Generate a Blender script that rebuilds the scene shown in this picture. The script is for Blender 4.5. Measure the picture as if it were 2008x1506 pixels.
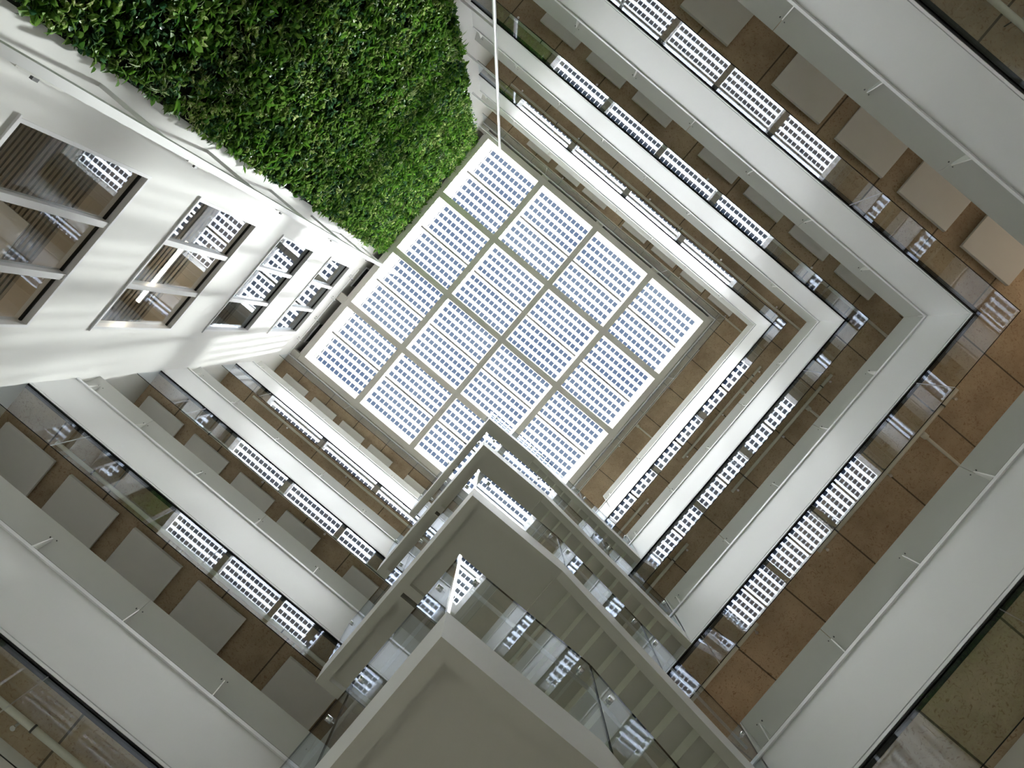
import bpy, bmesh, math, random
import numpy as np
from mathutils import Matrix, Vector

for o in list(bpy.data.objects):
    bpy.data.objects.remove(o, do_unlink=True)
S = bpy.context.scene
COL = S.collection

# ------------------------------------------------------------------ camera, sky, sun, exposure
F_PX, CX, CY = 1250.0, 1000.14, 680.86
RA, RB, RC = 0.0154, -0.0042, 0.7009
Rx = Matrix.Rotation(RA, 3, 'X'); Ry = Matrix.Rotation(RB, 3, 'Y'); Rz = Matrix.Rotation(RC, 3, 'Z')
Rcv = Rx @ Ry @ Rz                                   # world -> (right, down, forward)
M = Rcv.transposed() @ Matrix(((1, 0, 0), (0, -1, 0), (0, 0, -1)))
cam_d = bpy.data.cameras.new('camera'); cam = bpy.data.objects.new('camera', cam_d); COL.objects.link(cam)
cam.matrix_world = M.to_4x4()
cam_d.sensor_fit = 'HORIZONTAL'; cam_d.sensor_width = 36.0; cam_d.lens = 36.0 * F_PX / 2008
cam_d.shift_x = (1004 - CX) / 2008; cam_d.shift_y = (CY - 753) / 2008
cam_d.clip_start = 0.05; cam_d.clip_end = 500
S.camera = cam

wd = bpy.data.worlds.new('sky'); S.world = wd; wd.use_nodes = True
wn = wd.node_tree.nodes; wl = wd.node_tree.links; wn.clear()
wo = wn.new('ShaderNodeOutputWorld'); wb = wn.new('ShaderNodeBackground'); wb.inputs['Strength'].default_value = 1.0
tc = wn.new('ShaderNodeTexCoord'); nz = wn.new('ShaderNodeTexNoise'); nz.inputs['Scale'].default_value = 7.0; nz.inputs['Detail'].default_value = 4.0
rp = wn.new('ShaderNodeValToRGB')
rp.color_ramp.elements[0].position = 0.35; rp.color_ramp.elements[0].color = (0.34, 0.45, 0.72, 1)
rp.color_ramp.elements[1].position = 0.72; rp.color_ramp.elements[1].color = (0.68, 0.80, 1.02, 1)
wl.new(tc.outputs['Generated'], nz.inputs['Vector']); wl.new(nz.outputs['Fac'], rp.inputs['Fac'])
wl.new(rp.outputs['Color'], wb.inputs['Color']); wl.new(wb.outputs[0], wo.inputs[0])

SUN_E = 16.0
sd = bpy.data.lights.new('sun', 'SUN'); sd.energy = SUN_E; sd.angle = math.radians(2.0); sd.color = (1.0, 0.965, 0.90)
sun = bpy.data.objects.new('sun', sd); COL.objects.link(sun)
sun_dir = Vector((-0.34, 0.07, -0.94)).normalized()    # direction the light travels
sun.rotation_euler = sun_dir.to_track_quat('-Z', 'Y').to_euler()
sun.location = (8, -2, 40)

S.view_settings.view_transform = 'Standard'; S.view_settings.look = 'None'
S.view_settings.exposure = 2.05; S.view_settings.gamma = 1.0; S.view_settings.use_curve_mapping = False
S.render.engine = 'CYCLES'
cy = S.cycles
cy.use_denoising = True
cy.max_bounces = 14; cy.diffuse_bounces = 8; cy.glossy_bounces = 6; cy.transmission_bounces = 6; cy.transparent_max_bounces = 40
cy.caustics_reflective = False; cy.caustics_refractive = False
cy.sample_clamp_indirect = 8.0

# warm lamps inside the second gallery: its outer corner and where the stair lands
def lamp(name, loc, e, col, r=0.25):
    d = bpy.data.lights.new(name, 'POINT'); d.energy = e; d.color = col; d.shadow_soft_size = r
    o = bpy.data.objects.new(name, d); COL.objects.link(o); o.location = loc; return o
WARM = (1.0, 0.90, 0.78)
lamp('gallery_corner_lamp', (7.3, -8.0, 9.4), 8, (1.0, 0.80, 0.60))
lamp('gallery_lamp', (8.3, 3.6, 8.6), 3.5, (1.0, 0.80, 0.62))

# ------------------------------------------------------------------ materials
def nt(name):
    m = bpy.data.materials.new(name); m.use_nodes = True
    return m, m.node_tree.nodes, m.node_tree.links

def paint(name, col, rough=0.55, noise=0.03, scale=2.0, bump=0.0, metal=0.0, spec=0.4):
    m, N, L = nt(name); b = N['Principled BSDF']
    b.inputs['Roughness'].default_value = rough; b.inputs['Metallic'].default_value = metal
    b.inputs['Specular IOR Level'].default_value = spec
    g = N.new('ShaderNodeNewGeometry'); t = N.new('ShaderNodeTexNoise'); t.inputs['Scale'].default_value = scale; t.inputs['Detail'].default_value = 5
    L.new(g.outputs['Position'], t.inputs['Vector'])
    r = N.new('ShaderNodeValToRGB')
    r.color_ramp.elements[0].position = 0.3; r.color_ramp.elements[1].position = 0.7
    r.color_ramp.elements[0].color = tuple(max(0, c * (1 - noise)) for c in col) + (1,)
    r.color_ramp.elements[1].color = tuple(min(1, c * (1 + noise)) for c in col) + (1,)
    L.new(t.outputs['Fac'], r.inputs['Fac']); L.new(r.outputs['Color'], b.inputs['Base Color'])
    if bump:
        bp = N.new('ShaderNodeBump'); bp.inputs['Strength'].default_value = bump; bp.inputs['Distance'].default_value = 0.01
        t2 = N.new('ShaderNodeTexNoise'); t2.inputs['Scale'].default_value = scale * 12; t2.inputs['Detail'].default_value = 6
        L.new(g.outputs['Position'], t2.inputs['Vector']); L.new(t2.outputs['Fac'], bp.inputs['Height']); L.new(bp.outputs[0], b.inputs['Normal'])
    return m

def math_node(N, L, op, a, b=None, c=None):
    n = N.new('ShaderNodeMath'); n.operation = op
    for i, v in enumerate((a, b, c)):
        if v is None: continue
        if isinstance(v, (int, float)): n.inputs[i].default_value = v
        else: L.new(v, n.inputs[i])
    return n.outputs[0]

def concrete(name, axis, col, dark, pitch=1.35, off=0.0):
    """cast concrete soffit: blotchy brown, rust coloured marks, board joints across the walkway"""
    m, N, L = nt(name); b = N['Principled BSDF']; b.inputs['Roughness'].default_value = 0.75
    g = N.new('ShaderNodeNewGeometry')
    t = N.new('ShaderNodeTexNoise'); t.inputs['Scale'].default_value = 0.9; t.inputs['Detail'].default_value = 8; t.inputs['Roughness'].default_value = 0.65
    L.new(g.outputs['Position'], t.inputs['Vector'])
    r = N.new('ShaderNodeValToRGB'); r.color_ramp.elements[0].position = 0.3; r.color_ramp.elements[1].position = 0.72
    r.color_ramp.elements[0].color = dark + (1,); r.color_ramp.elements[1].color = col + (1,)
    L.new(t.outputs['Fac'], r.inputs['Fac'])
    t2 = N.new('ShaderNodeTexNoise'); t2.inputs['Scale'].default_value = 11; t2.inputs['Detail'].default_value = 8; t2.inputs['Distortion'].default_value = 3.0
    L.new(g.outputs['Position'], t2.inputs['Vector'])
    r2 = N.new('ShaderNodeValToRGB'); r2.color_ramp.elements[0].position = 0.56; r2.color_ramp.elements[1].position = 0.68
    r2.color_ramp.elements[0].color = (0, 0, 0, 1); r2.color_ramp.elements[1].color = (1, 1, 1, 1)
    L.new(t2.outputs['Fac'], r2.inputs['Fac'])
    mx = N.new('ShaderNodeMixRGB'); mx.inputs['Color2'].default_value = (0.20, 0.085, 0.03, 1)
    f = math_node(N, L, 'MULTIPLY', r2.outputs['Color'], 0.6)
    L.new(f, mx.inputs['Fac']); L.new(r.outputs['Color'], mx.inputs['Color1'])
    sp = N.new('ShaderNodeSeparateXYZ'); L.new(g.outputs['Position'], sp.inputs[0])
    a = math_node(N, L, 'ADD', sp.outputs[axis], off + 100 * pitch)
    a = math_node(N, L, 'DIVIDE', a, pitch); a = math_node(N, L, 'FRACT', a)
    a = math_node(N, L, 'SUBTRACT', a, 0.5); a = math_node(N, L, 'ABSOLUTE', a); a = math_node(N, L, 'LESS_THAN', a, 0.010)
    mx2 = N.new('ShaderNodeMixRGB'); mx2.inputs['Color2'].default_value = (0.035, 0.028, 0.02, 1)
    a = math_node(N, L, 'MULTIPLY', a, 0.8)
    L.new(a, mx2.inputs['Fac']); L.new(mx.outputs[0], mx2.inputs['Color1']); L.new(mx2.outputs[0], b.inputs['Base Color'])
    return m

def glass(name, tint=(0.955, 0.975, 0.965), f0=0.04, gain=0.8):
    m, N, L = nt(name); N.clear()
    out = N.new('ShaderNodeOutputMaterial'); mix = N.new('ShaderNodeMixShader')
    tr = N.new('ShaderNodeBsdfTransparent'); tr.inputs['Color'].default_value = tint + (1,)
    gl = N.new('ShaderNodeBsdfGlossy'); gl.inputs['Roughness'].default_value = 0.0; gl.inputs['Color'].default_value = (0.84, 0.89, 1.0, 1)
    g = N.new('ShaderNodeNewGeometry'); dt = N.new('ShaderNodeVectorMath'); dt.operation = 'DOT_PRODUCT'
    L.new(g.outputs['Incoming'], dt.inputs[0]); L.new(g.outputs['Normal'], dt.inputs[1])
    c = math_node(N, L, 'ABSOLUTE', dt.outputs['Value']); c = math_node(N, L, 'SUBTRACT', 1.0, c)
    c = math_node(N, L, 'POWER', c, 5.0); c = math_node(N, L, 'MULTIPLY', c, (1 - f0) * gain); c = math_node(N, L, 'ADD', c, f0)
    L.new(c, mix.inputs[0]); L.new(tr.outputs[0], mix.inputs[1]); L.new(gl.outputs[0], mix.inputs[2]); L.new(mix.outputs[0], out.inputs[0])
    return m

def frit_glass(name):
    """photovoltaic roof glass: white translucent sheet with clear blue-tinted squares in rows (object coordinates, metres)"""
    m, N, L = nt(name); N.clear()
    out = N.new('ShaderNodeOutputMaterial'); mix = N.new('ShaderNodeMixShader')
    tcn = N.new('ShaderNodeTexCoord'); sp = N.new('ShaderNodeSeparateXYZ'); L.new(tcn.outputs['Object'], sp.inputs[0])
    def stripe(o, pitch, n, half):
        lim = n * pitch / 2
        a = math_node(N, L, 'ADD', o, lim); a = math_node(N, L, 'DIVIDE', a, pitch); a = math_node(N, L, 'FRACT', a)
        a = math_node(N, L, 'SUBTRACT', a, 0.5); a = math_node(N, L, 'ABSOLUTE', a); a = math_node(N, L, 'LESS_THAN', a, half / pitch)
        b = math_node(N, L, 'ABSOLUTE', o); b = math_node(N, L, 'LESS_THAN', b, lim)
        return math_node(N, L, 'MULTIPLY', a, b)
    k = math_node(N, L, 'MULTIPLY', stripe(sp.outputs[0], 0.2007, 12, 0.089), stripe(sp.outputs[1], 0.294, 4, 0.090))
    tl = N.new('ShaderNodeBsdfTranslucent'); tl.inputs['Color'].default_value = (0.88, 0.90, 0.92, 1)
    df = N.new('ShaderNodeBsdfDiffuse'); df.inputs['Color'].default_value = (0.85, 0.86, 0.87, 1)
    m1 = N.new('ShaderNodeMixShader'); m1.inputs[0].default_value = 0.35; L.new(tl.outputs[0], m1.inputs[1]); L.new(df.outputs[0], m1.inputs[2])
    tr = N.new('ShaderNodeBsdfTransparent'); tr.inputs['Color'].default_value = (0.112, 0.120, 0.122, 1)
    L.new(k, mix.inputs[0]); L.new(m1.outputs[0], mix.inputs[1]); L.new(tr.outputs[0], mix.inputs[2]); L.new(mix.outputs[0], out.inputs[0])
    return m

def clear(name):
    m, N, L = nt(name); N.clear(); out = N.new('ShaderNodeOutputMaterial'); tr = N.new('ShaderNodeBsdfTransparent')
    tr.inputs['Color'].default_value = (0.95, 0.97, 0.98, 1); L.new(tr.outputs[0], out.inputs[0]); return m

def emit(name, col, s):
    m, N, L = nt(name); b = N['Principled BSDF']; b.inputs['Base Color'].default_value = col + (1,)
    b.inputs['Emission Color'].default_value = col + (1,); b.inputs['Emission Strength'].default_value = s; return m

def leafmat(name, c1, c2, edge=None, rough=0.45):
    m, N, L = nt(name); b = N['Principled BSDF']; b.inputs['Roughness'].default_value = rough; b.inputs['Specular IOR Level'].default_value = 0.3
    g = N.new('ShaderNodeNewGeometry'); r = N.new('ShaderNodeValToRGB')
    r.color_ramp.elements[0].color = c1 + (1,); r.color_ramp.elements[1].color = c2 + (1,)
    L.new(g.outputs['Random Per Island'], r.inputs['Fac'])
    src = r.outputs['Color']
    if edge:
        t = N.new('ShaderNodeTexNoise'); t.inputs['Scale'].default_value = 38; L.new(g.outputs['Position'], t.inputs['Vector'])
        f = math_node(N, L, 'GREATER_THAN', t.outputs['Fac'], 0.54)
        mx = N.new('ShaderNodeMixRGB'); mx.inputs['Color2'].default_value = edge + (1,); L.new(f, mx.inputs['Fac']); L.new(src, mx.inputs['Color1']); src = mx.outputs[0]
    L.new(src, b.inputs['Base Color'])
    tl = N.new('ShaderNodeBsdfTranslucent'); L.new(src, tl.inputs['Color'])
    mix = N.new('ShaderNodeMixShader'); mix.inputs[0].default_value = 0.30
    L.new(b.outputs[0], mix.inputs[1]); L.new(tl.outputs[0], mix.inputs[2]); L.new(mix.outputs[0], N['Material Output'].inputs[0])
    return m

MT = dict(
    white=paint('white_plaster', (0.82, 0.815, 0.80), 0.6, 0.012, 0.7),
    metal=paint('white_coated_metal', (0.78, 0.785, 0.79), 0.38, 0.012, 0.5),
    trim=paint('white_trim', (0.86, 0.86, 0.88), 0.3, 0.01),
    panel=paint('parapet_coating', (0.64, 0.645, 0.62), 0.4, 0.015, 0.6),
    fin=paint('bracket_coating', (0.78, 0.78, 0.75), 0.45, 0.01),
    beam=paint('taupe_beam_coating', (0.72, 0.69, 0.64), 0.45, 0.015, 1.0),
    dark=paint('dark_channel', (0.012, 0.012, 0.012), 0.6, 0.1),
    gedge=paint('dark_glass_edge', (0.006, 0.012, 0.010), 0.15, 0.1),
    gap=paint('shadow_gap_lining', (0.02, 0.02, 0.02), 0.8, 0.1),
    acou=paint('acoustic_panel_fabric', (0.76, 0.745, 0.72), 0.85, 0.015, 3.0),
    pipe=paint('cream_pipe_paint', (0.72, 0.69, 0.60), 0.4, 0.02),
    chrome=paint('polished_steel', (0.75, 0.75, 0.75), 0.12, 0.02, metal=1.0),
    steel=paint('dull_steel_wire', (0.10, 0.10, 0.10), 0.4, 0.05, metal=0.6),
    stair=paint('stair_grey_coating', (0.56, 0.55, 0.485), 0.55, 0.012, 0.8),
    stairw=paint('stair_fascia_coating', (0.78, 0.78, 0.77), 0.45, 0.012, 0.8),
    cx=concrete('brown_concrete_x', 0, (0.60, 0.47, 0.32), (0.32, 0.235, 0.15), 1.33, 0.2),
    cyy=concrete('brown_concrete_y', 1, (0.64, 0.50, 0.34), (0.35, 0.26, 0.165), 1.33, 0.45),
    carpet=paint('pale_gallery_floor', (0.74, 0.71, 0.66), 0.8, 0.03),
    backw=paint('gallery_back_wall', (0.84, 0.83, 0.80), 0.7, 0.02),
    gbar=paint('grey_glazing_bar', (0.22, 0.22, 0.22), 0.4, 0.02), riser_lit=paint('olive_riser_painted_lit', (0.70, 0.70, 0.60), 0.55, 0.012, 0.8),  # olive risers coloured lighter, standing in for the extra light on their faces
    floorm=paint('pale_stone_floor', (0.68, 0.65, 0.60), 0.35, 0.05, 1.2),
    glass=glass('green_tinted_glass'),
    wglass=glass('window_glass', (0.93, 0.95, 0.94), 0.05),
    frit=frit_glass('photovoltaic_roof_glass'), clear=clear('clear_top_sheet'),
    slat=paint('beige_metal_slat', (0.36, 0.33, 0.28), 0.45, 0.03),
    room=paint('office_wall_paint', (0.62, 0.55, 0.46), 0.7, 0.02),
    soil=paint('black_planting_felt', (0.02, 0.02, 0.018), 0.9, 0.3, 6.0),
    lamp=emit('warm_lamp_tube', (1.0, 0.86, 0.68), 14.0),
    vent=paint('grey_vent_louvre', (0.20, 0.20, 0.22), 0.5, 0.05),
)

# ------------------------------------------------------------------ builders
class MB:
    def __init__(s): s.v = []; s.f = []; s.m = []
    def add(s, vs, fs, mi=0):
        n = len(s.v); s.v += [tuple(v) for v in vs]; s.f += [tuple(i + n for i in f) for f in fs]
        s.m += [mi] * len(fs) if isinstance(mi, int) else list(mi); return s
    def box(s, x0, x1, y0, y1, z0, z1, mi=0):
        return s.add([(x0, y0, z0), (x1, y0, z0), (x1, y1, z0), (x0, y1, z0), (x0, y0, z1), (x1, y0, z1), (x1, y1, z1), (x0, y1, z1)],
                     [(0, 3, 2, 1), (4, 5, 6, 7), (0, 1, 5, 4), (1, 2, 6, 5), (2, 3, 7, 6), (3, 0, 4, 7)], mi)
    def prism(s, A, B, mi=0, side_mi=None):
        n = len(A); fs = [tuple(range(n))[::-1], tuple(range(n, 2 * n))] + [(i, (i + 1) % n, n + (i + 1) % n, n + i) for i in range(n)]
        m = [mi] * (n + 2)
        if side_mi:
            for k, v in side_mi.items(): m[k] = v
        return s.add(list(A) + list(B), fs, m)
    def tube(s, p, q, r, n=12, r2=None, mi=0):
        p = Vector(p); q = Vector(q); d = (q - p).normalized(); a = d.orthogonal().normalized(); b = d.cross(a); r2 = r if r2 is None else r2
        A = [p + (a * math.cos(2 * math.pi * i / n) + b * math.sin(2 * math.pi * i / n)) * r for i in range(n)]
        B = [q + (a * math.cos(2 * math.pi * i / n) + b * math.sin(2 * math.pi * i / n)) * r2 for i in range(n)]
        return s.prism(A, B, mi)
    def build(s, name, mats, parent=None, bevel=0, smooth=False):
        me = bpy.data.meshes.new(name); off = Vector((0, 0, 0))
        p = parent
        while p is not None: off += p.location; p = p.parent
        me.from_pydata([tuple(Vector(v) - off) for v in s.v], [], s.f)
        mats = mats if isinstance(mats, (list, tuple)) else [mats]
        for m in mats: me.materials.append(m)
        for i, p in enumerate(me.polygons): p.material_index = s.m[i]
        bm = bmesh.new(); bm.from_mesh(me); bmesh.ops.recalc_face_normals(bm, faces=bm.faces); bm.to_mesh(me); bm.free()
        if smooth:
            for p in me.polygons: p.use_smooth = len(p.vertices) == 4
        o = bpy.data.objects.new(name, me); COL.objects.link(o)
        if parent: o.parent = parent
        if bevel:
            bv = o.modifiers.new('edge', 'BEVEL'); bv.width = bevel; bv.segments = 2; bv.limit_method = 'ANGLE'
        return o

def tag(o, label=None, cat=None, group=None, kind=None):
    if label: o['label'] = label
    if cat: o['category'] = cat
    if group: o['group'] = group
    if kind: o['kind'] = kind
    return o

def empty(name, loc, label, cat, group=None):
    o = bpy.data.objects.new(name, None); COL.objects.link(o); o.location = loc; o.empty_display_size = 0.2
    return tag(o, label, cat, group)

# ------------------------------------------------------------------ atrium dimensions
XW, YN, XS, YW = -5.78, -5.50, 5.88, 5.90       # window wall, first arm, far arm, third arm
BASE = dict(n=YN, s=XS, w=YW)
RB_ = dict(n=-5.46, s=5.45, w=5.66)             # roof ring
H = 4.2
GB, FB, FT, PT, FL = 5.81, 6.78, 8.03, 8.70, 7.25
DEEP = 3.0

def pt(side, s, d, z, base=BASE):
    if side == 'n': return (s, base['n'] - d, z)
    if side == 's': return (base['s'] + d, s, z)
    return (s, base['w'] + d, z)

def run(mb, side, s0, s1, prof, m0=0, m1=0, base=BASE, mi=0, side_mi=None):
    mb.prism([pt(side, s0 + m0 * d, d, z, base) for d, z in prof], [pt(side, s1 + m1 * d, d, z, base) for d, z in prof], mi, side_mi); return mb

def ends(side, base=BASE):   # (start, start mitre, end, end mitre) along the arm
    if side == 's': return base['n'], -1, base['w'], 1
    return XW, 0, base['s'], 1

def rect(d0, d1, z0, z1): return [(d0, z0), (d1, z0), (d1, z1), (d0, z1)]

# ------------------------------------------------------------------ room shell
def struct(mb, name, mat, **k): return tag(mb.build(name, mat, **k), kind='structure')

struct(MB().box(-9.5, 9.5, -9, 9.5, -1.1, -0.8), 'floor', MT['floorm'])
# window wall with four openings
WY0, WY1 = 1.64, 4.67
WZ = [(7.21, 9.88), (11.40, 14.07), (15.60, 18.22), (19.80, 22.36)]
mb = MB(); zlo = -0.8
for z0, z1 in WZ:
    mb.box(XW - 0.25, XW, -8.6, 9.0, zlo, z0)
    mb.box(XW - 0.25, XW, -8.6, WY0, z0, z1); mb.box(XW - 0.25, XW, WY1, 9.0, z0, z1); zlo = z1
mb.box(XW - 0.25, XW, -8.6, 9.0, zlo, 25.45)
struct(mb, 'wall_northwest', MT['white'])
ZR = 23.58
struct(MB().box(XW, 9.2, YN - DEEP - 0.2, YN - DEEP, 6.78, 25.4), 'wall_northeast', MT['backw'])
struct(MB().box(XS + DEEP, XS + DEEP + 0.2, YN - DEEP, YW + DEEP, 6.78, 25.4), 'wall_southeast', MT['backw'])
struct(MB().box(XW, 9.2, YW + DEEP, YW + DEEP + 0.2, 6.78, 25.4), 'wall_southwest', MT['backw'])
struct(MB().box(XW, 9.2, YN - 1.5, YN - 1.3, -0.8, FB), 'wall_lower_northeast', MT['white'])
struct(MB().box(7.0, 7.2, YN - 1.3, YW + 0.87, -0.8, FB), 'wall_lower_southeast', MT['white'])
struct(MB().box(XW, 9.2, YW + 0.87, YW + 1.07, -0.8, FB), 'wall_lower_southwest', MT['white'])
# roof slab over the galleries
mb = MB()
for sd_ in 'nsw':
    a, ma, b, mb_ = ends(sd_, RB_)
    run(mb, sd_, a, b, rect(0.03, DEEP + 0.5, ZR, 24.1), ma, mb_, RB_, mi=0 if sd_ != 's' else 1)
struct(mb, 'ceiling', [MT['cx'], MT['cyy']])

# ------------------------------------------------------------------ galleries
LV = ['lowest', 'second', 'third', 'topmost']
FINS = dict(n=[-5.6, -4.39, -2.90, -1.41, 0.07, 1.55, 3.03, 4.50], s=[-4.11, -2.65, -1.18, 0.29, 1.78], w=[-5.55, -4.39, -2.90, -1.41, 0.07, 1.55, 3.03, 4.50])
JN = dict(n=[XW, -2.90, 0.07, 3.03, XS], s=[YN, -2.65, 0.29, 1.98], w=[XW, -4.39, -1.41, 1.55, XS])
GJ = dict(n=[XW, -2.90, 0.07, 3.03, XS], s=[YN, -3.95, -1.18, 1.78, 4.0, YW], w=[XW, -4.39, -1.41, 1.55, 4.0, XS])

def pdist(z): return 0.30 * (PT - z) / 0.75

def glass_run(parent, side, joints, z0, z1, base, name='glass_baffle_panel', d=0.02, lev=0):
    for i in range(len(joints) - 1):
        a, b = joints[i], joints[i + 1]; e = ends(side, base)
        m0 = e[1] if i == 0 else 0; m1 = e[3] if i == len(joints) - 2 else 0
        a2 = a + (0.004 if m0 == 0 and i > 0 else 0); b2 = b - (0.004 if m1 == 0 or i < len(joints) - 2 else 0)
        mb = MB(); run(mb, side, a2, b2, rect(d, d + 0.014, z0, z1), m0, m1, base, side_mi={0: 2, 1: 2, 2: 1, 4: 1})
        mb.build(name, [MT['glass'], MT['gedge'], MT['trim']], parent)

for k in range(4):
    dz = H * k
    g = empty('gallery', (XS, YN, FB + dz),
              f'{LV[k]} white U-shaped gallery ring around the atrium' + (', cut off by the picture corners' if k == 0 else ', just below the roof' if k == 3 else f', {["", "one floor above the lowest", "two floors above the lowest"][k]}'),
              'gallery', 'stacked gallery rings of the atrium')
    mb = MB()
    for sd_ in 'nsw':
        a, ma, b, mb_ = ends(sd_)
        run(mb, sd_, a, b, rect(0.10, DEEP, FB + dz, FL + dz), ma, mb_, mi=0 if sd_ != 's' else 1)
    mb.build('concrete_slab', [MT['cx'], MT['cyy']], g)
    mb = MB()
    for sd_ in 'nsw':
        a, ma, b, mb_ = ends(sd_); run(mb, sd_, a, b, rect(0.32, DEEP, FL + dz, FL + 0.02 + dz), ma, mb_)
    mb.build('floor_finish', MT['carpet'], g)
    mb = MB()
    for sd_ in 'nsw':
        a, ma, b, mb_ = ends(sd_); run(mb, sd_, a, b, rect(0.0, 0.10, FB + 0.062 + dz, FT - 0.06 + dz), ma, mb_)
    mb.build('fascia', MT['metal'], g)
    mb = MB()
    for sd_ in 'nsw':
        a, ma, b, mb_ = ends(sd_); run(mb, sd_, a, b, rect(0.016, 0.10, FB + 0.048 + dz, FB + 0.062 + dz), ma, mb_)
        run(mb, sd_, a, b, rect(0.006, 0.10, FB - 0.012 + dz, FB + 0.006 + dz), ma, mb_)
    mb.build('shadow_channel', MT['dark'], g)
    mb = MB()
    for sd_ in 'nsw':
        a, ma, b, mb_ = ends(sd_); run(mb, sd_, a, b, rect(0.0, 0.10, FB + 0.006 + dz, FB + 0.048 + dz), ma, mb_)
    mb.build('bottom_trim', MT['trim'], g)
    mb = MB()
    for sd_ in 'nsw':
        a, ma, b, mb_ = ends(sd_); run(mb, sd_, a, b, rect(-0.022, 0.30, FT - 0.06 + dz, FT + dz), ma, mb_)
    mb.build('top_ledge', MT['trim'], g)
    for sd_ in 'nsw':
        J = JN[sd_]
        for i in range(len(J) - 1):
            m0 = -1 if (sd_ == 's' and i == 0) else 0; m1 = 1 if (sd_ in 'nw' and i == len(J) - 2) else 0
            prof = [(0.0, PT + dz), (0.022, PT + dz), (pdist(FT) + 0.022, FT + dz), (pdist(FT), FT + dz)]
            mb = MB(); run(mb, sd_, J[i] + (0.004 if i else 0), J[i + 1] - (0 if m1 else 0.004), prof, m0, m1, side_mi={2: 1})
            mb.build('parapet_panel', [MT['panel'], MT['trim']], g)
        for s in FINS[sd_]:
            mb = MB()
            tri = [(0.0, FT + dz), (pdist(8.47) * 0.45, 8.47 + dz), (pdist(8.47), 8.47 + dz), (pdist(FT), FT + dz)]
            run(mb, sd_, s - 0.007, s + 0.007, tri)
            for q in (-0.045, 0.045):
                zb_ = 8.50 + (0.02 if q > 0 else -0.0) + dz; p0 = pt(sd_, s + q, pdist(8.50) + 0.01, zb_); p1 = pt(sd_, s + q, pdist(8.50) - 0.012, zb_)
                mb.tube(p0, p1, 0.009, 8, mi=1)
            mb.build('bracket', [MT['fin'], MT['steel']], g)
        e = ends(sd_)
        for d, z in ((0.045, 8.12), (0.11, 8.19)):
            s1 = 1.9 if sd_ == 's' else XS - 0.02
            mb = MB(); mb.tube(pt(sd_, e[0] + 0.02, d, z + dz), pt(sd_, s1, d, z + dz), 0.0045, 6)
            mb.build('steel_wire', MT['steel'], g)
        glass_run(g, sd_, GJ[sd_], GB + dz, FB - 0.012 + dz, BASE)
    # corner brackets and the cheek where the stair lands
    for cxn in (('n', 's'),):
        a = Vector((XS, YN, FT + dz)); b = Vector((XS + pdist(8.47), YN - pdist(8.47), 8.47 + dz)); c = Vector((XS + pdist(FT), YN - pdist(FT), FT + dz))
        n = Vector((1, 1, 0)).normalized() * 0.007
        MB().prism([a - n, b - n, c - n], [a + n, b + n, c + n]).build('bracket', MT['fin'], g)
    MB().prism([(XS, 1.98, FT + dz), (XS, 1.98, PT + dz), (XS + 0.9, 1.98, PT + dz), (XS + 0.9, 1.98, FL + dz), (XS, 1.98, FL + dz)],
               [(XS, 2.0, FT + dz), (XS, 2.0, PT + dz), (XS + 0.9, 2.0, PT + dz), (XS + 0.9, 2.0, FL + dz), (XS, 2.0, FL + dz)]).build('cheek_panel', MT['panel'], g)

# ------------------------------------------------------------------ roof edge ring with its own glass baffle
ring = empty('roof_edge_ring', (5.45, -5.46, ZR), 'grey roof edge ring with glass baffle hanging just outside the skylight', 'roof edge')
mb = MB()
for sd_ in 'nsw':
    a, ma, b, mb_ = ends(sd_, RB_); run(mb, sd_, a, b, rect(0.0, 0.03, ZR, 24.15), ma, mb_, RB_)
mb.build('ring_plate', MT['beam'], ring)
mb = MB()
for sd_ in 'nsw':
    a, ma, b, mb_ = ends(sd_, RB_); run(mb, sd_, a, b, rect(-0.012, 0.03, ZR - 0.03, ZR), ma, mb_, RB_)
mb.build('ring_trim', MT['trim'], ring)
for sd_, J in dict(n=[XW, -2.8, 0, 2.8, 5.45], s=[-5.46, -2.7, 0.1, 2.9, 5.66], w=[XW, -2.8, 0, 2.8, 5.45]).items():
    glass_run(ring, sd_, J, 22.62, ZR - 0.03, RB_)
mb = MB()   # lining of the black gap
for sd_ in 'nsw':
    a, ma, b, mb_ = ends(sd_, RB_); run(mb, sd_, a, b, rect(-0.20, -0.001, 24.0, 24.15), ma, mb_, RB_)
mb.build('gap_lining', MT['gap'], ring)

# ------------------------------------------------------------------ skylight
sky = empty('skylight', (0, 0.2, 23.7), 'four by four skylight grid of photovoltaic glass with taupe beams over the atrium', 'skylight')
GX = [-5.40, -2.74, -0.10, 2.58, 5.31]; GY = [-5.28, -2.48, 0.20, 2.84, 5.52]
BZ0, BZ1, GZ = 23.70, 24.62, 24.62
for i, x in enumerate(GX):
    w = 0.115
    MB().box(x - w, x + w, GY[0] - w, GY[-1] + w, BZ0, BZ1 + (0.85 if i == 0 else 0)).build('roof_beam', MT['beam'], sky)
for y in GY:
    for i in range(4):
        w = 0.115; MB().box(GX[i] + w, GX[i + 1] - w, y - w, y + w, BZ0, BZ1).build('roof_beam', MT['beam'], sky)
for x in GX[1:-1] + [5.36]:
    for y0, y1 in ((-5.46, GY[0] - 0.10), (GY[-1] + 0.10, 5.66)):
        MB().box(x - 0.15, x + 0.15, y0, y1, BZ0 - 0.012, BZ0 + 0.2).build('bearing_block', MT['beam'], sky)
for y in GY[1:-1]:
    MB().box(GX[-1] + 0.10, 5.45, y - 0.15, y + 0.15, BZ0 - 0.012, BZ0 + 0.2).build('bearing_block', MT['beam'], sky)
    MB().box(XW, GX[0] - 0.06, y - 0.16, y + 0.16, BZ0 - 0.03, BZ0 + 0.2).build('bearing_block', MT['beam'], sky)
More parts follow.
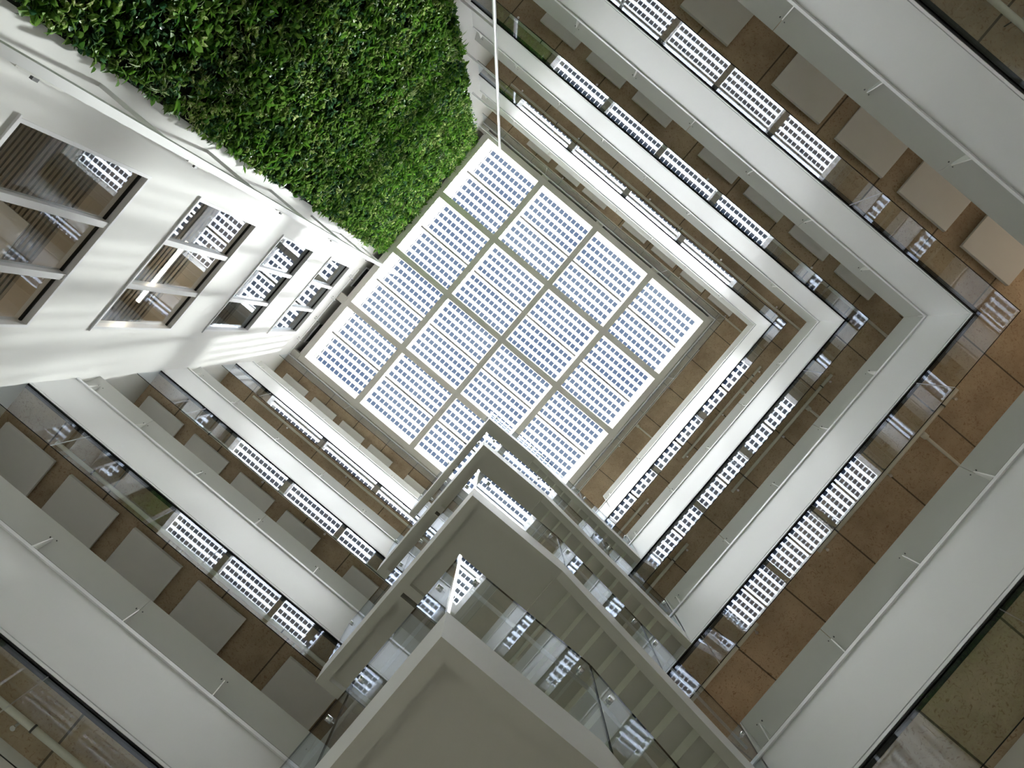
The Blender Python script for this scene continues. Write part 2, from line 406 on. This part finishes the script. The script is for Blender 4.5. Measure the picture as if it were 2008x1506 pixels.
for y in (GY[0] - 0.03, GY[-1] + 0.03):
    MB().box(XW, GX[0] - 0.06, y - 0.13, y + 0.13, BZ0 - 0.03, BZ0 + 0.2).build('bearing_block', MT['beam'], sky)
for i in range(4):
    for j in range(4):
        x0, x1, y0, y1 = GX[i], GX[i + 1], GY[j], GY[j + 1]; ym = (y0 + y1) / 2
        MB().box(x0, x1, ym - 0.04, ym + 0.04, GZ - 0.07, GZ + 0.05).build('glazing_bar', MT['gbar'], sky)
        for a, b in ((y0, ym), (ym, y1)):
            me = MB().box(-(x1 - x0) / 2, (x1 - x0) / 2, -(b - a) / 2, (b - a) / 2, -0.01, 0.012)
            me.m = [0, 1, 1, 1, 1, 1]
            o = me.build('glazing_panel', [MT['frit'], MT['clear']]); o.parent = sky
            o.location = Vector(((x0 + x1) / 2, (a + b) / 2, GZ + 0.01)) - sky.location
            # rows keep the same distance from the outer beam
            o.scale = ((x1 - x0) / 2.67, (b - a) / 1.335, 1)
struct(MB().box(XW, GX[0] + 0.115, -5.60, -5.47, 24.0, 25.42).box(XW, GX[0] + 0.115, 5.655, 5.80, 24.0, 25.42).box(XW - 0.25, GX[0] + 0.115, -8.6, 9.0, 25.42, 25.5), 'ceiling_gap_cover', MT['gap'])

# ------------------------------------------------------------------ staircases
SX0, SX1, SY0, SY1 = 1.05, 2.70, 2.00, 5.42
LZB, LZT = 4.67, 5.10
SNAME = ['nearest', 'second', 'third', 'topmost']
for k in range(4):
    dz = H * k; zb, zt = LZB + dz, LZT + dz
    st = empty('staircase', (SX0, SY0, zb), ['nearest grey stair landing with glass guards, cut off by the bottom edge of the picture',
               'second lowest grey stair landing in the stack, with a dark slot in its underside',
               'third stair landing up, small grey corner between two others',
               'topmost stair landing, its grey corner crossing the skylight glass'][k], 'staircase', 'stacked staircases in the atrium corner')
    t = 0.14
    mb = MB()
    mb.box(SX0, SX0 + t, SY0, SY1, zb, zt); mb.box(SX0 + t, SX1, SY0, SY0 + t, zb, zt); mb.box(SX0 + t, SX1, SY1 - t, SY1, zb, zt)
    mb.box(SX0 + t, SX1, 3.53, 3.665, zb, zt - 0.1); mb.box(SX0 + t, SX1, 3.735, 3.87, zb, zt - 0.1)
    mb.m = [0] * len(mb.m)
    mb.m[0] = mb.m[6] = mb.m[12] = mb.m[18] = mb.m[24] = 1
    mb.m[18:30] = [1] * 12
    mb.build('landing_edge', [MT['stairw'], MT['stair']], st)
    mb = MB(); mb.box(SX0 + t, SX1, SY0 + t, 3.53, zb + 0.10, zt - 0.02); mb.box(SX0 + t, SX1, 3.87, SY1 - t, zb + 0.10, zt - 0.02); mb.box(SX0 + t, SX1, 3.53, 3.87, zt - 0.1, zt - 0.02)
    mb.build('landing_slab', MT['stair'], st)
    for up, ya, yb in ((-1, SY0, 3.665), (1, 3.735, SY1)):
        slope = up * 2.09 / (XS - SX1); X1 = XS - 0.005
        def sz(x): return zb + slope * (x - SX1)
        for y0, y1, wf in ((ya, ya + t, up < 0), (yb - t, yb, up > 0)):
            A = [(SX1, y0, zb), (X1, y0, sz(X1)), (X1, y0, sz(X1) + 0.43), (SX1, y0, zt)]
            B = [(x, y1, z) for x, _, z in A]
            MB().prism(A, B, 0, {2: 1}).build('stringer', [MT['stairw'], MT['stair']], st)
        n = 12; tr = (X1 - SX1) / n; rz = up * 2.10 / n
        top = []; bot = []
        for j in range(n):
            xa, xb = SX1 + tr * j, SX1 + tr * (j + 1); z = zt + rz * (j + (1 if up < 0 else 0)) + (0 if up < 0 else 0)
            if up > 0: z = zt + rz * (j + 1)
            top += [(xa, z), (xb, z)]
            bot += [(xa, z - 0.20), (xb, z - 0.20)]
        poly_ok = MB()
        for j in range(n):   # one closed piece per step, joined in one folded plate
            (xa, z), (xb, _) = top[2 * j], top[2 * j + 1]
            lo = z - 0.20
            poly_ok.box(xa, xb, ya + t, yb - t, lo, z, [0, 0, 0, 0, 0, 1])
            xr = xa if up < 0 else xa
            zprev = z - rz
            if up < 0: poly_ok.box(xa, xa + 0.05, ya + t, yb - t, z - 0.001, zprev - 0.001)
        poly_ok.build('stair_flight', [MT['stair'], MT['riser_lit']], st)
    # glass guards: long side (flat then falling with the flight) and landing end
    gz0 = zt - 0.06
    def gpanel(pts, y=None, x=None):
        if y is not None: A = [(a, y, z) for a, z in pts]; B = [(a, y + 0.017, z) for a, z in pts]
        else: A = [(x, a, z) for a, z in pts]; B = [(x + 0.017, a, z) for a, z in pts]
        n_ = len(pts); sm = {i + 2: 1 for i in range(n_)}
        MB().prism(A, B, 0, sm).build('glass_guard', [MT['glass'], MT['gedge']], st)
    KX, TOP = 2.81, zt + 1.38
    def gt(x): return TOP - 0.665 * (x - KX)
    def gb_(x): return (zt - 0.06) if x <= SX1 else zt - 0.06 - 0.657 * (x - SX1)
    gy = SY0 + 0.012
    gpanel([(SX0 + 0.02, gz0), (KX - 0.005, gz0), (KX - 0.005, TOP), (SX0 + 0.02, TOP)], y=gy)
    for a, b in ((KX + 0.005, 4.355), (4.365, 5.92)):
        gpanel([(a, gb_(a)), (b, gb_(b)), (b, gt(b)), (a, gt(a))], y=gy)
    gpanel([(SY0 + 0.02, gz0), (3.69, gz0), (3.69, TOP), (SY0 + 0.02, TOP)], x=SX0 + 0.012)
    gpanel([(3.70, gz0), (SY1 - 0.02, gz0), (SY1 - 0.02, TOP), (3.70, TOP)], x=SX0 + 0.012)
    # mirror polished corner clip where the two glass sheets meet
    MB().box(SX0 + 0.005, SX0 + 0.035, SY0 + 0.005, SY0 + 0.035, gz0, TOP).build('corner_post', MT['chrome'], st)
    # handrail on round standoffs
    hz = -0.34; hy = SY0 + 0.10
    hr = MB(); hr.tube((SX0 + 0.11, hy, TOP + hz), (KX, hy, TOP + hz), 0.021); hr.tube((KX, hy, TOP + hz), (5.9, hy, gt(5.9) + hz), 0.021)
    hr.tube((SX0 + 0.11, hy, TOP + hz), (SX0 + 0.11, SY1 - 0.1, TOP + hz), 0.021)
    hobj = hr.build('handrail', MT['metal'], st, smooth=True)
    for x in (1.30, 2.63, 2.98, 4.18, 4.52, 5.78):
        z = (TOP if x < KX else gt(x)) + hz
        so = MB(); so.tube((x, gy - 0.03, z), (x, gy + 0.035, z), 0.030, 16); so.tube((x, gy, z), (x, hy, z), 0.008, 8)
        so.build('standoff', MT['chrome'], hobj, smooth=True)
    for y in (2.28, 3.45, 3.95, 5.2):
        z = TOP + hz
        so = MB(); so.tube((SX0 - 0.018, y, z), (SX0 + 0.047, y, z), 0.030, 16); so.tube((SX0, y, z), (SX0 + 0.11, y, z), 0.008, 8)
        so.build('standoff', MT['chrome'], hobj, smooth=True)

# ------------------------------------------------------------------ acoustic panels under the soffits
ARM = dict(n='green wall side', w='window side')
ORD = ['first', 'second', 'third', 'fourth', 'fifth', 'sixth', 'seventh', 'eighth', 'ninth']
WHERE = {0: 'second gallery', 1: 'third gallery', 3: 'roof slab'}
def panels(side, zs, xs, yin, wh, key):
    for i, x in enumerate(xs):
        y0 = yin; y1 = yin + (1.55 if yin > 0 else -1.55)
        o = MB().box(x, x + 1.055, min(y0, y1), max(y0, y1), zs - 0.16, zs - 0.09)
        o.box(x + 0.2, x + 0.26, min(y0, y1) + .3, min(y0, y1) + .36, zs - 0.09, zs + 0.0, 0); o.box(x + 0.8, x + 0.86, max(y0, y1) - .36, max(y0, y1) - .3, zs - 0.09, zs + 0.0, 0)
        ob = o.build('acoustic_panel', MT['acou'], bevel=0.006)
        tag(ob, f'{ORD[i]} grey acoustic panel from the white wall, under the {wh}, {ARM[side]}', 'acoustic panel', f'acoustic panels under the {wh}, {ARM[side]}')
XP = [-4.20, -2.80, -1.385, 0.655, 2.062, 3.475, 4.90]
panels('n', 10.98, XP, -6.17, WHERE[0], 'a'); panels('n', 15.18, XP, -6.17, WHERE[1], 'b')
panels('n', 23.58, [-4.03, -2.66, -1.37, 0.56, 1.95, 3.35, 4.7], -5.86, WHERE[3], 'r')
XQ = [-5.57, -4.18, -2.77, -1.36, 0.68, 2.08, 3.50, 4.90]
panels('w', 10.98, XQ, 6.58, WHERE[0], 'a'); panels('w', 15.18, XQ, 6.50, WHERE[1], 'b')
panels('w', 23.58, [-5.35, -4.0, -2.66, -1.31, 0.45, 1.8], 6.24, WHERE[3], 'r')

# ------------------------------------------------------------------ sprinkler pipes
PW = ['lowest gallery', 'second gallery', 'third gallery', 'topmost gallery', 'roof slab']
def pipe(side, z, segs, lab, heads, tees=(), couplings=(), off=None):
    for n, (a, b) in enumerate(segs):
        def P(s, dd=0.0, zz=0.0):
            if side == 'n': return (s, off - dd, z + zz)
            if side == 's': return (off + dd, s, z + zz)
            return (s, off + dd, z + zz)
        L2 = lab if len(segs) == 1 else lab + (', the run nearer the corner' if n == 0 else ', the run by the staircase')
        root = empty('sprinkler_pipe', P((a + b) / 2), L2, 'pipe', 'sprinkler pipes under the galleries')
        m_ = MB(); m_.tube(P(a), P(b), 0.036, 14)
        for tpos in tees:
            if a < tpos < b:
                m_.tube(P(tpos), P(tpos, 1.6), 0.030, 12); m_.tube(P(tpos, 0.04), P(tpos, 0.14), 0.055, 12)
        pobj = m_.build('pipe', MT['pipe'], root, smooth=True)
        for c in couplings:
            if a < c < b: MB().tube(P(c - 0.012), P(c + 0.012), 0.045, 14).build('coupling', MT['steel'], pobj)
        for hpos in heads:
            if a <= hpos <= b:
                q = MB(); q.tube(P(hpos, 0.045, -0.01), P(hpos, 0.045, -0.075), 0.018, 10); q.tube(P(hpos, 0.045, -0.085), P(hpos, 0.045, -0.095), 0.030, 12)
                q.tube(P(hpos, 0.0, -0.0), P(hpos, 0.05, -0.02), 0.014, 8)
                q.build('sprinkler_head', MT['chrome'], pobj)
        q = MB()
        for s in (a + 0.5, (a + b) / 2, b - 0.5): q.tube(P(s, 0, 0.03), P(s, 0, 0.16), 0.008, 6)
        q.build('hanger', MT['steel'], root)
ss = [(-4.27, -0.63), (0.98, 5.4)]
pipe('s', 10.83, ss, 'cream sprinkler pipe under the second gallery, opposite the windows', (-4.1, -2.4, -0.75, 1.1, 3.0), (-3.31,), (-3.9, -1.1, 1.5), 6.43)
pipe('s', 15.03, ss, 'cream sprinkler pipe under the third gallery, opposite the windows', (-4.1, -2.4, -0.75, 1.1), (-3.31,), (-3.9, -1.1, 1.5), 6.43)
pipe('s', 19.23, ss, 'cream sprinkler pipe under the topmost gallery, opposite the windows', (-4.1, -2.4, -0.75, 1.1), (-3.31,), (-3.9,), 6.42)
pipe('s', 23.43, [(-4.2, 5.3)], 'cream sprinkler pipe under the roof slab, opposite the windows', (-2.4, 0.4), (-0.6,), (), 5.68)
pipe('n', 15.03, [(-4.81, 7.4)], 'cream sprinkler pipe under the third gallery, green wall side', (-4.6, -2.2, 1.2, 4.4), (), (-3.85, 0.4, 5.0), -5.80)
pipe('n', 19.23, [(-4.81, 7.4)], 'cream sprinkler pipe under the topmost gallery, green wall side', (-4.4, -2.2, 0.6, 3.4, 5.6), (), (-3.0, 1.9), -5.87)
pipe('n', 23.43, [(-5.2, 7.2)], 'cream sprinkler pipe under the roof slab, green wall side', (-2.2, 0.6, 3.4, 5.6), (), (), -5.70)
pipe('n', 6.63, [(-3.0, 6.8)], 'cream sprinkler pipe under the lowest gallery, green wall side', (1.95, 4.4), (), (0.2,), -5.91)
pipe('w', 10.83, [(-4.70, 5.6)], 'cream sprinkler pipe under the second gallery, window side', (-4.4, -1.9, 0.6, 3.2), (), (-3.9, 0.3), 6.30)
pipe('w', 15.03, [(-4.76, 5.6)], 'cream sprinkler pipe under the third gallery, window side', (-2.2, -0.3, 3.2), (), (-3.9,), 6.26)
pipe('w', 19.23, [(-4.72, 5.6)], 'cream sprinkler pipe under the topmost gallery, window side', (-3.3, -1.0, 3.2), (), (), 6.30)
pipe('w', 6.63, [(-4.5, 5.6)], 'cream sprinkler pipe under the lowest gallery, window side', (-1.3, 3.2), (), (-1.15,), 6.33)

# ------------------------------------------------------------------ windows in the white wall and the offices behind
for i, (z0, z1) in enumerate(WZ):
    root = bpy.data.objects.new(f'window_{i + 1}', None); COL.objects.link(root); root.location = (XW, WY0, z0); tag(root, kind='structure')
    fx0, fx1 = XW - 0.16, XW + 0.012
    mb = MB(); w = 0.055
    mb.box(fx0, fx1, WY0, WY1, z0, z0 + w); mb.box(fx0, fx1, WY0, WY1, z1 - w, z1)
    mb.box(fx0, fx1, WY0, WY0 + w, z0 + w, z1 - w); mb.box(fx0, fx1, WY1 - w, WY1, z0 + w, z1 - w)
    mb.box(fx0, XW + 0.03, WY0 - 0.04, WY1 + 0.04, z0 - 0.03, z0)
    mb.build('frame', MT['trim'], root)
    ys = [WY0 + w, 2.65, 3.68, WY1 - w]
    for y in ys[1:3]: MB().box(fx0, fx1 - 0.02, y - 0.055, y + 0.055, z0 + w, z1 - w).build('mullion', MT['trim'], root)
    for j in range(3):
        a, b = ys[j] + (0.055 if j else 0), ys[j + 1] - (0.055 if j < 2 else 0)
        fr = MB(); gx = XW - 0.115
        for bx in ((a, b, z1 - w - 0.035, z1 - w), (a, b, z0 + w, z0 + w + 0.02)): fr.box(gx - 0.01, gx + 0.03, bx[0], bx[1], bx[2], bx[3])
        fr.build('gasket', MT['dark'], root)
        MB().box(gx, gx + 0.012, a, b, z0 + w, z1 - w).build('pane', MT['wglass'], root)
    cz = z1 + 0.28
    mb = MB(); X2 = XW - 3.4
    mb.box(X2 - 0.1, X2, WY0 - 1.6, WY1 + 1.6, z0 - 0.4, cz + 0.4); mb.box(X2, XW - 0.25, WY0 - 1.7, WY0 - 1.6, z0 - 0.4, cz + 0.4)
    mb.box(X2, XW - 0.25, WY1 + 1.6, WY1 + 1.7, z0 - 0.4, cz + 0.4); mb.box(X2, XW - 0.25, WY0 - 1.7, WY1 + 1.7, z0 - 0.5, z0 - 0.4); mb.box(X2, XW - 0.25, WY0 - 1.7, WY1 + 1.7, cz + 0.3, cz + 0.4)
    struct(mb, f'wall_office_{i + 1}', MT['room'])
    pl = ['lowest', 'second', 'third', 'topmost'][i]
    sc_ = empty('slatted_ceiling', (XW - 0.4, 3.1, cz), f'beige slatted ceiling seen through the {pl} window of the white wall', 'slatted ceiling', 'office ceilings behind the windows')
    mb = MB(); x = XW - 0.75; n = 0
    while x > X2 + 0.05:
        mb.box(x - 0.050, x, WY0 - 1.55, WY1 + 1.55, cz, cz + 0.12); x -= 0.085
    mb.build('slats', MT['slat'], sc_)
    MB().box(XW - 0.74, XW - 0.26, WY0 - 1.55, WY1 + 1.55, cz - 0.01, cz + 0.29).build('edge_band', MT['room'], sc_)
    if i in (0, 2): MB().box(XW - 1.75, XW - 1.15, 3.5 if i == 0 else 2.2, 4.3 if i == 0 else 3.0, cz - 0.03, cz - 0.002).build('access_plate', MT['acou'], sc_)
    if i in (0, 1):
        lx = XW - 1.05 if i else XW - 1.9
        la = (3.0, 4.7) if i else (3.9, 5.4)
        l_ = empty('linear_light', (lx, sum(la) / 2, cz), f'{"glowing" if i else "dim"} warm linear light under the slatted ceiling of the {pl} window', 'ceiling light')
        MB().box(lx - 0.05, lx + 0.05, la[0] - .03, la[1] + .03, cz - 0.06, cz - 0.002).build('housing', MT['trim'], l_)
        MB().box(lx - 0.035, lx + 0.035, la[0], la[1], cz - 0.075, cz - 0.06).build('diffuser', MT['lamp'], l_)

# ------------------------------------------------------------------ guide posts in front of the white wall
def wall_bars(mb, x, y, zs, hw):
    for z in zs: mb.box(XW, x, y - hw, y + hw, z - 0.02, z + 0.02)
post = empty('guide_post', (-4.56, 0.85, -0.8), 'tall white square guide post with bolted joints beside the green wall', 'post')
MB().box(-4.66, -4.56, 0.80, 0.90, -0.8, 24.55).build('post_shaft', MT['metal'], post)
for z in (7.85, 10.65, 13.45, 16.25, 19.05, 21.85):
    mb = MB(); mb.box(XW, -4.66, 0.825, 0.875, z - 0.025, z + 0.025); mb.build('wall_arm', MT['metal'], post)
for z in (5.6, 8.45, 11.6, 14.9, 18.6, 22.4):
    mb = MB(); mb.box(-4.665, -4.553, 0.893, 0.912, z - 0.28, z + 0.28, 0); mb.box(-4.60, -4.57, 0.905, 0.95, z - 0.05, z + 0.02, 1)
    for q in (-0.2, 0.2): mb.tube((-4.61, 0.91, z + q), (-4.61, 0.922, z + q), 0.014, 8, mi=1)
    mb.build('joint_plate', [MT['fin'], MT['steel']], post)
pole = empty('guide_pole', (-4.71, -5.15, -0.8), 'thin glossy white round pole rising to the top corner of the skylight', 'pole')
MB().tube((-4.71, -5.15, -0.8), (-4.71, -5.15, 24.5), 0.045, 20).build('pole_shaft', paint('glossy_white_tube', (0.88, 0.88, 0.9), 0.08, 0.0, spec=0.8), pole, smooth=True)
for z in (8.9, 11.7, 14.5, 17.3, 20.1, 22.9):
    MB().box(XW, -4.75, -5.175, -5.125, z - 0.025, z + 0.025).build('wall_arm', MT['metal'], pole)

# brackets with a rod, and vents, high on the white wall
rl = empty('rod_rail', (XW, 3.4, 23.1), 'slim white rail on short brackets along the top of the white wall', 'rail')
MB().tube((XW + 0.10, 1.6, 23.1), (XW + 0.10, 5.6, 23.1), 0.014, 8).tube((XW + 0.05, 1.6, 23.35), (XW + 0.05, 5.6, 23.35), 0.012, 8).build('rod', MT['trim'], rl)
for y in (2.0, 3.0, 3.95, 4.92):
    mb = MB(); mb.box(XW, XW + 0.15, y - 0.02, y + 0.02, 23.06, 23.14); mb.tube((XW, y - 0.07, 23.1), (XW + 0.02, y - 0.07, 23.1), 0.014, 8, mi=1); mb.tube((XW + 0.13, y + 0.03, 23.1), (XW + 0.16, y + 0.03, 23.1), 0.02, 8, mi=1)
    mb.build('bracket', [MT['trim'], MT['steel']], rl)
for n, y in enumerate((-4.0, -1.55, 1.45, 4.2)):
    v = empty('louvre_vent', (XW, y, 24.6), ['grey louvre vent above the green wall, closest to the white pole', 'grey louvre vent above the middle of the green wall', 'grey louvre vent between the green wall and the topmost window', 'grey louvre vent above the topmost window'][n], 'vent', 'louvre vents along the skylight edge')
    MB().box(XW, XW + 0.03, y, y + 0.85, 24.15, 25.1).build('louvre', MT['vent'], v)
    mb = MB(); mb.box(XW, XW + 0.045, y - 0.03, y, 24.12, 25.13); mb.box(XW, XW + 0.045, y + 0.85, y + 0.88, 24.12, 25.13); mb.box(XW, XW + 0.045, y, y + 0.85, 24.10, 24.15)
    mb.build('vent_frame', MT['trim'], v)

# ------------------------------------------------------------------ living wall
lw = empty('living_wall', (XW, -2.05, 2.5), 'tall dense green living wall of mixed leafy plants hanging on the white wall', 'green wall')
GYA, GYB, GZA, GZB = -4.80, 0.62, 3.0, 23.75
MB().box(XW, XW + 0.09, GYA, GYB, GZA - 0.4, GZB).build('planting_panel', MT['soil'], lw)
rng = np.random.default_rng(7)
def smooth2(y, z, s, seed):
    r = np.random.default_rng(seed); out = np.zeros_like(y)
    for _ in range(6):
        a, b, c = r.normal(size=2) * s, r.normal(size=2) * s, r.uniform(0, 6.28)
        out += np.sin(a[0] * y + b[0] * z + c)
    return out / 6
SPEC = [  # name, leaf length, width, leaves per plant, count weight, curl, material
    ('broad_leaves', 0.12, 0.085, 13, 0.34, 0.25, leafmat('broad_leaf_green', (0.045, 0.14, 0.02), (0.24, 0.42, 0.08))),
    ('variegated_leaves', 0.11, 0.07, 14, 0.20, 0.3, leafmat('variegated_leaf', (0.16, 0.34, 0.05), (0.42, 0.58, 0.14), (0.72, 0.76, 0.42))),
    ('dark_glossy_leaves', 0.085, 0.055, 18, 0.26, 0.2, leafmat('dark_glossy_leaf', (0.03, 0.11, 0.05), (0.14, 0.30, 0.13), rough=0.28)),
    ('strap_leaves', 0.21, 0.020, 18, 0.07, 1.0, leafmat('strap_leaf', (0.18, 0.30, 0.09), (0.42, 0.54, 0.24), (0.64, 0.68, 0.44))),
    ('fern_fronds', 0.22, 0.055, 12, 0.13, 0.5, leafmat('fern_frond', (0.06, 0.20, 0.02), (0.20, 0.42, 0.05))),
]
NP = 8600
py = rng.uniform(GYA + 0.02, GYB - 0.02, NP); pz = rng.uniform(GZA, GZB - 0.02, NP)
score = np.stack([np.log(s[4]) + 0.9 * smooth2(py, pz, 2.6, 11 + i) + rng.gumbel(size=NP) * 0.5 for i, s in enumerate(SPEC)])
kind = score.argmax(0)
for si, (nm, ln, wdt, per, _, curl, mat) in enumerate(SPEC):
    idx = np.where(kind == si)[0]; n = len(idx) * per
    Y = np.repeat(py[idx], per) + rng.normal(0, 0.035, n); Z = np.repeat(pz[idx], per) + rng.normal(0, 0.035, n)
    swell = 0.5 + 0.5 * smooth2(Y, Z, 2.2, 99)
    X = XW + 0.08 + rng.uniform(0.0, 0.15, n) + 0.07 * swell
    ang = rng.uniform(0, 2 * np.pi, n); outw = rng.uniform(0.15, 1.0, n)
    d = np.stack([outw, np.cos(ang) * 0.9, np.sin(ang) * 0.8 - 0.25], 1); d /= np.linalg.norm(d, axis=1)[:, None]
    up = np.stack([rng.uniform(0.2, 1, n), rng.normal(0, .35, n), rng.uniform(0.3, 1.0, n)], 1)
    sidev = np.cross(d, up); sidev /= np.linalg.norm(sidev, axis=1)[:, None] + 1e-9
    nrm = np.cross(sidev, d)
    Ls = ln * rng.uniform(0.65, 1.25, n); Ws = wdt * rng.uniform(0.7, 1.2, n)
    B0 = np.stack([X, Y, Z], 1)
    # stations along the blade: position t, half width w, droop
    ts = np.array([0.0, 0.33, 0.68, 1.0]); ws = np.array([0.10, 1.0, 0.78, 0.0]) * 0.5 if si != 3 else np.array([0.5, 1.0, 0.8, 0.0]) * 0.5
    V = []
    for t_, w_ in zip(ts, ws):
        c = B0 + d * (Ls * t_)[:, None] + np.array([0, 0, -1.0]) * (curl * Ls * t_ ** 2)[:, None]
        fold = nrm * (Ws * w_ * 0.35)[:, None]
        if w_ > 0: V += [c - sidev * (Ws * w_)[:, None] + fold, c, c + sidev * (Ws * w_)[:, None] + fold]
        else: V += [c]
    V = np.stack(V, 1); nv = V.shape[1]; V[:, :, 0] = np.maximum(V[:, :, 0], XW + 0.092)
    quads = np.array([[0, 1, 4, 3], [1, 2, 5, 4], [3, 4, 7, 6], [4, 5, 8, 7]]); tris = np.array([[6, 7, 9], [7, 8, 9]])
    base = (np.arange(n) * nv)[:, None]
    loops = np.concatenate([(quads.reshape(1, -1) + base), (tris.reshape(1, -1) + base)], 1).ravel()
    starts_one = np.array([0, 4, 8, 12, 16, 19]); per_l = 22
    starts = (starts_one[None] + (np.arange(n) * per_l)[:, None]).ravel()
    me = bpy.data.meshes.new(nm); me.vertices.add(n * nv); me.loops.add(len(loops)); me.polygons.add(n * 6)
    me.vertices.foreach_set('co', (V.reshape(-1, 3) - np.array(lw.location)).astype(np.float32).ravel())
    me.loops.foreach_set('vertex_index', loops.astype(np.int32)); me.polygons.foreach_set('loop_start', starts.astype(np.int32))
    me.update(calc_edges=True); me.validate()
    me.materials.append(mat); me.polygons.foreach_set('use_smooth', [True] * len(me.polygons))
    o = bpy.data.objects.new(nm, me); COL.objects.link(o); o.parent = lw; tag(o, kind='stuff')
